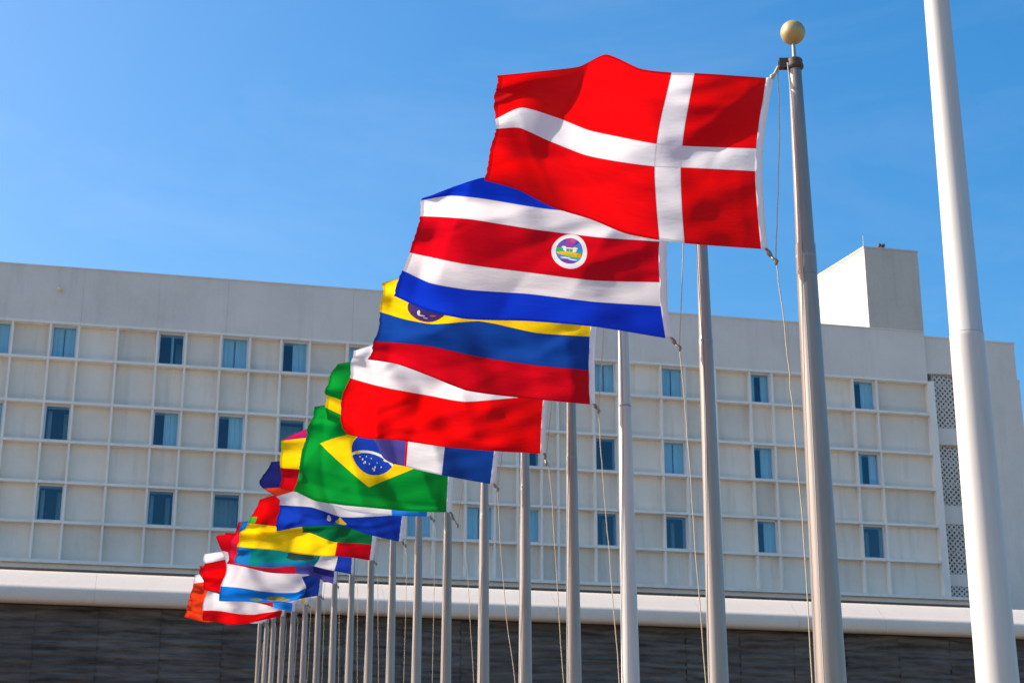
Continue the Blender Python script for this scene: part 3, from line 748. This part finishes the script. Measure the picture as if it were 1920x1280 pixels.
m = MB(); m.box(P0, P1, -1.25, .6, 10.27, zb-.004); m.build('soffit_band', M['dark'], pod)
# ribbed dark stone wall: real ridges in every course
t = NT('dark_ribbed_stone')
n1 = t.noise(1.1, 6, .6, stretch=(.5, 1, 5)); n2 = t.noise(7, 5, .6, stretch=(.35, 1, 1.6)); n3 = t.ramp(t.noise(.45, 4), .35, .7)
c = t.mix(t.ramp(n1, .32, .70), (.036, .032, .030), (.195, .178, .162))
c = t.mix(t.math('MULTIPLY', t.ramp(n2, .45, .75), .5), c, (.19, .155, .13)); c = t.mix(t.math('MULTIPLY', n3, .4), c, (.075, .055, .045))
M['stone'] = t.done(t.bsdf(c, .8, spec=.3, bump=n2, bs=.5, bd=.03))
def vnoise(x, y, seed):
    def h(i, j): return random.Random((i*73856093) ^ (j*19349663) ^ seed*83492791).random()
    i, j = math.floor(x), math.floor(y); a, b = x-i, y-j; a = a*a*(3-2*a); b = b*b*(3-2*b)
    return (h(i, j)*(1-a)+h(i+1, j)*a)*(1-b)+(h(i, j+1)*(1-a)+h(i+1, j+1)*a)*b
ZW = 6.9
m = MB()
pan = P0; pw = 1.82; pi_ = 0
while pan < P1-.1:
    b_ = min(P1, pan+pw); nx, nz = 14, 100
    ph = random.random()*6; tilt = random.uniform(-.05, .10); base = len(m.v)
    for j in range(nz+1):
        z = ZW+(10.30-ZW)*j/nz
        for i in range(nx+1):
            x = pan+.003+(b_-pan-.006)*i/nx
            wob = .16*vnoise(x*.8, pi_*3.1, 5)+.09*vnoise(x*2.2, z*2, 6)
            q = (z+wob+tilt*(x-pan))/.235+ph
            saw = q-math.floor(q)
            dpt = .075*(math.sin(math.pi*saw)**.8)*(.15+1.1*vnoise(math.floor(q)*1.7, pi_*2.3+x*.35, 8)) + .05*vnoise(x*1.3+pi_*7, z*8, 9) + .015*vnoise(x*6, z*14, 4)
            m.v.append((x, -.95-dpt, z))
    for j in range(nz):
        for i in range(nx):
            a = base+j*(nx+1)+i; m.f.append((a, a+1, a+nx+2, a+nx+1)); m.m.append(0)
    pan = b_; pi_ += 1
m.box(P0, P1, -.98, .5, 0, ZW-.002); m.box(P0, P1, -.9, .5, ZW, 10.26); m.build('stone_wall', M['stone'], pod)
m = MB(); m.box(P0, P1, .5, 9, 0, 9.9); m.build('rear_block', M['base'], pod)

# ------------------------------------------------------------------ ground
m = MB(); m.quad((-1500, -1500, 0), (1500, -1500, 0), (1500, 1500, 0), (-1500, 1500, 0))
tag(m.build('ground', M['ground']), kind='structure')

# ------------------------------------------------------------------ light, sky, camera
ELEV, AZ = math.radians(37), math.radians(9)
sd = Vector((-math.cos(AZ)*math.cos(ELEV), math.sin(AZ)*math.cos(ELEV), math.sin(ELEV)))
L = bpy.data.lights.new('sun', 'SUN'); L.energy = 4.9; L.angle = math.radians(.5); L.color = (1, .92, .82)
so = bpy.data.objects.new('sun', L); link(so); so.rotation_euler = sd.to_track_quat('Z', 'Y').to_euler(); so.location = (-20, 10, 40)
w = bpy.data.worlds.new('World'); S.world = w; w.use_nodes = True
nt = w.node_tree; nt.nodes.clear()
sky = nt.nodes.new('ShaderNodeTexSky'); sky.sky_type = 'NISHITA'; sky.sun_disc = False
sky.sun_elevation = ELEV; sky.sun_rotation = math.atan2(sd.x, sd.y)
sky.air_density = 1.0; sky.dust_density = 2.4; sky.ozone_density = 1.6; sky.altitude = 0
bg = nt.nodes.new('ShaderNodeBackground'); bg.inputs[1].default_value = .15
wo = nt.nodes.new('ShaderNodeOutputWorld')
hs = nt.nodes.new('ShaderNodeHueSaturation'); hs.inputs['Hue'].default_value = .496; hs.inputs['Saturation'].default_value = 1.52
nt.links.new(sky.outputs[0], hs.inputs['Color']); 
tc = nt.nodes.new('ShaderNodeTexCoord'); mp = nt.nodes.new('ShaderNodeMapping'); mp.inputs['Scale'].default_value = (2.2, 2.2, 6.5); mp.inputs['Rotation'].default_value = (.1, .35, .2)
cn = nt.nodes.new('ShaderNodeTexNoise'); cn.inputs['Scale'].default_value = 1.6; cn.inputs['Detail'].default_value = 7; cn.inputs['Roughness'].default_value = .6; cn.inputs['Distortion'].default_value = .6
mr = nt.nodes.new('ShaderNodeMapRange'); mr.inputs[1].default_value = .45; mr.inputs[2].default_value = .85; mr.inputs[3].default_value = 0; mr.inputs[4].default_value = .11
cm_ = nt.nodes.new('ShaderNodeMix'); cm_.data_type = 'RGBA'; cm_.inputs[7].default_value = (4.2, 4.6, 5.0, 1)
nt.links.new(tc.outputs['Generated'], mp.inputs['Vector']); nt.links.new(mp.outputs[0], cn.inputs['Vector']); nt.links.new(cn.outputs['Fac'], mr.inputs[0])
nt.links.new(mr.outputs[0], cm_.inputs[0]); nt.links.new(hs.outputs[0], cm_.inputs[6]); nt.links.new(cm_.outputs[2], bg.inputs[0]); nt.links.new(bg.outputs[0], wo.inputs[0])
cam = bpy.data.cameras.new('camera'); co = bpy.data.objects.new('camera', cam); link(co)
co.location = (0, 0, EYE); co.rotation_euler = (math.pi/2+PITCH, 0, 0)
cam.sensor_width = 36; cam.lens = 36*F/1920; cam.shift_x = (960-CX)/1920
cam.clip_end = 5000; cam.dof.use_dof = True; cam.dof.focus_distance = 13.2; cam.dof.aperture_fstop = 7.1
S.camera = co
S.view_settings.view_transform = 'Standard'; S.view_settings.look = 'None'; S.view_settings.exposure = .62; S.view_settings.gamma = 1
S.cycles.max_bounces = 8; S.cycles.transparent_max_bounces = 12
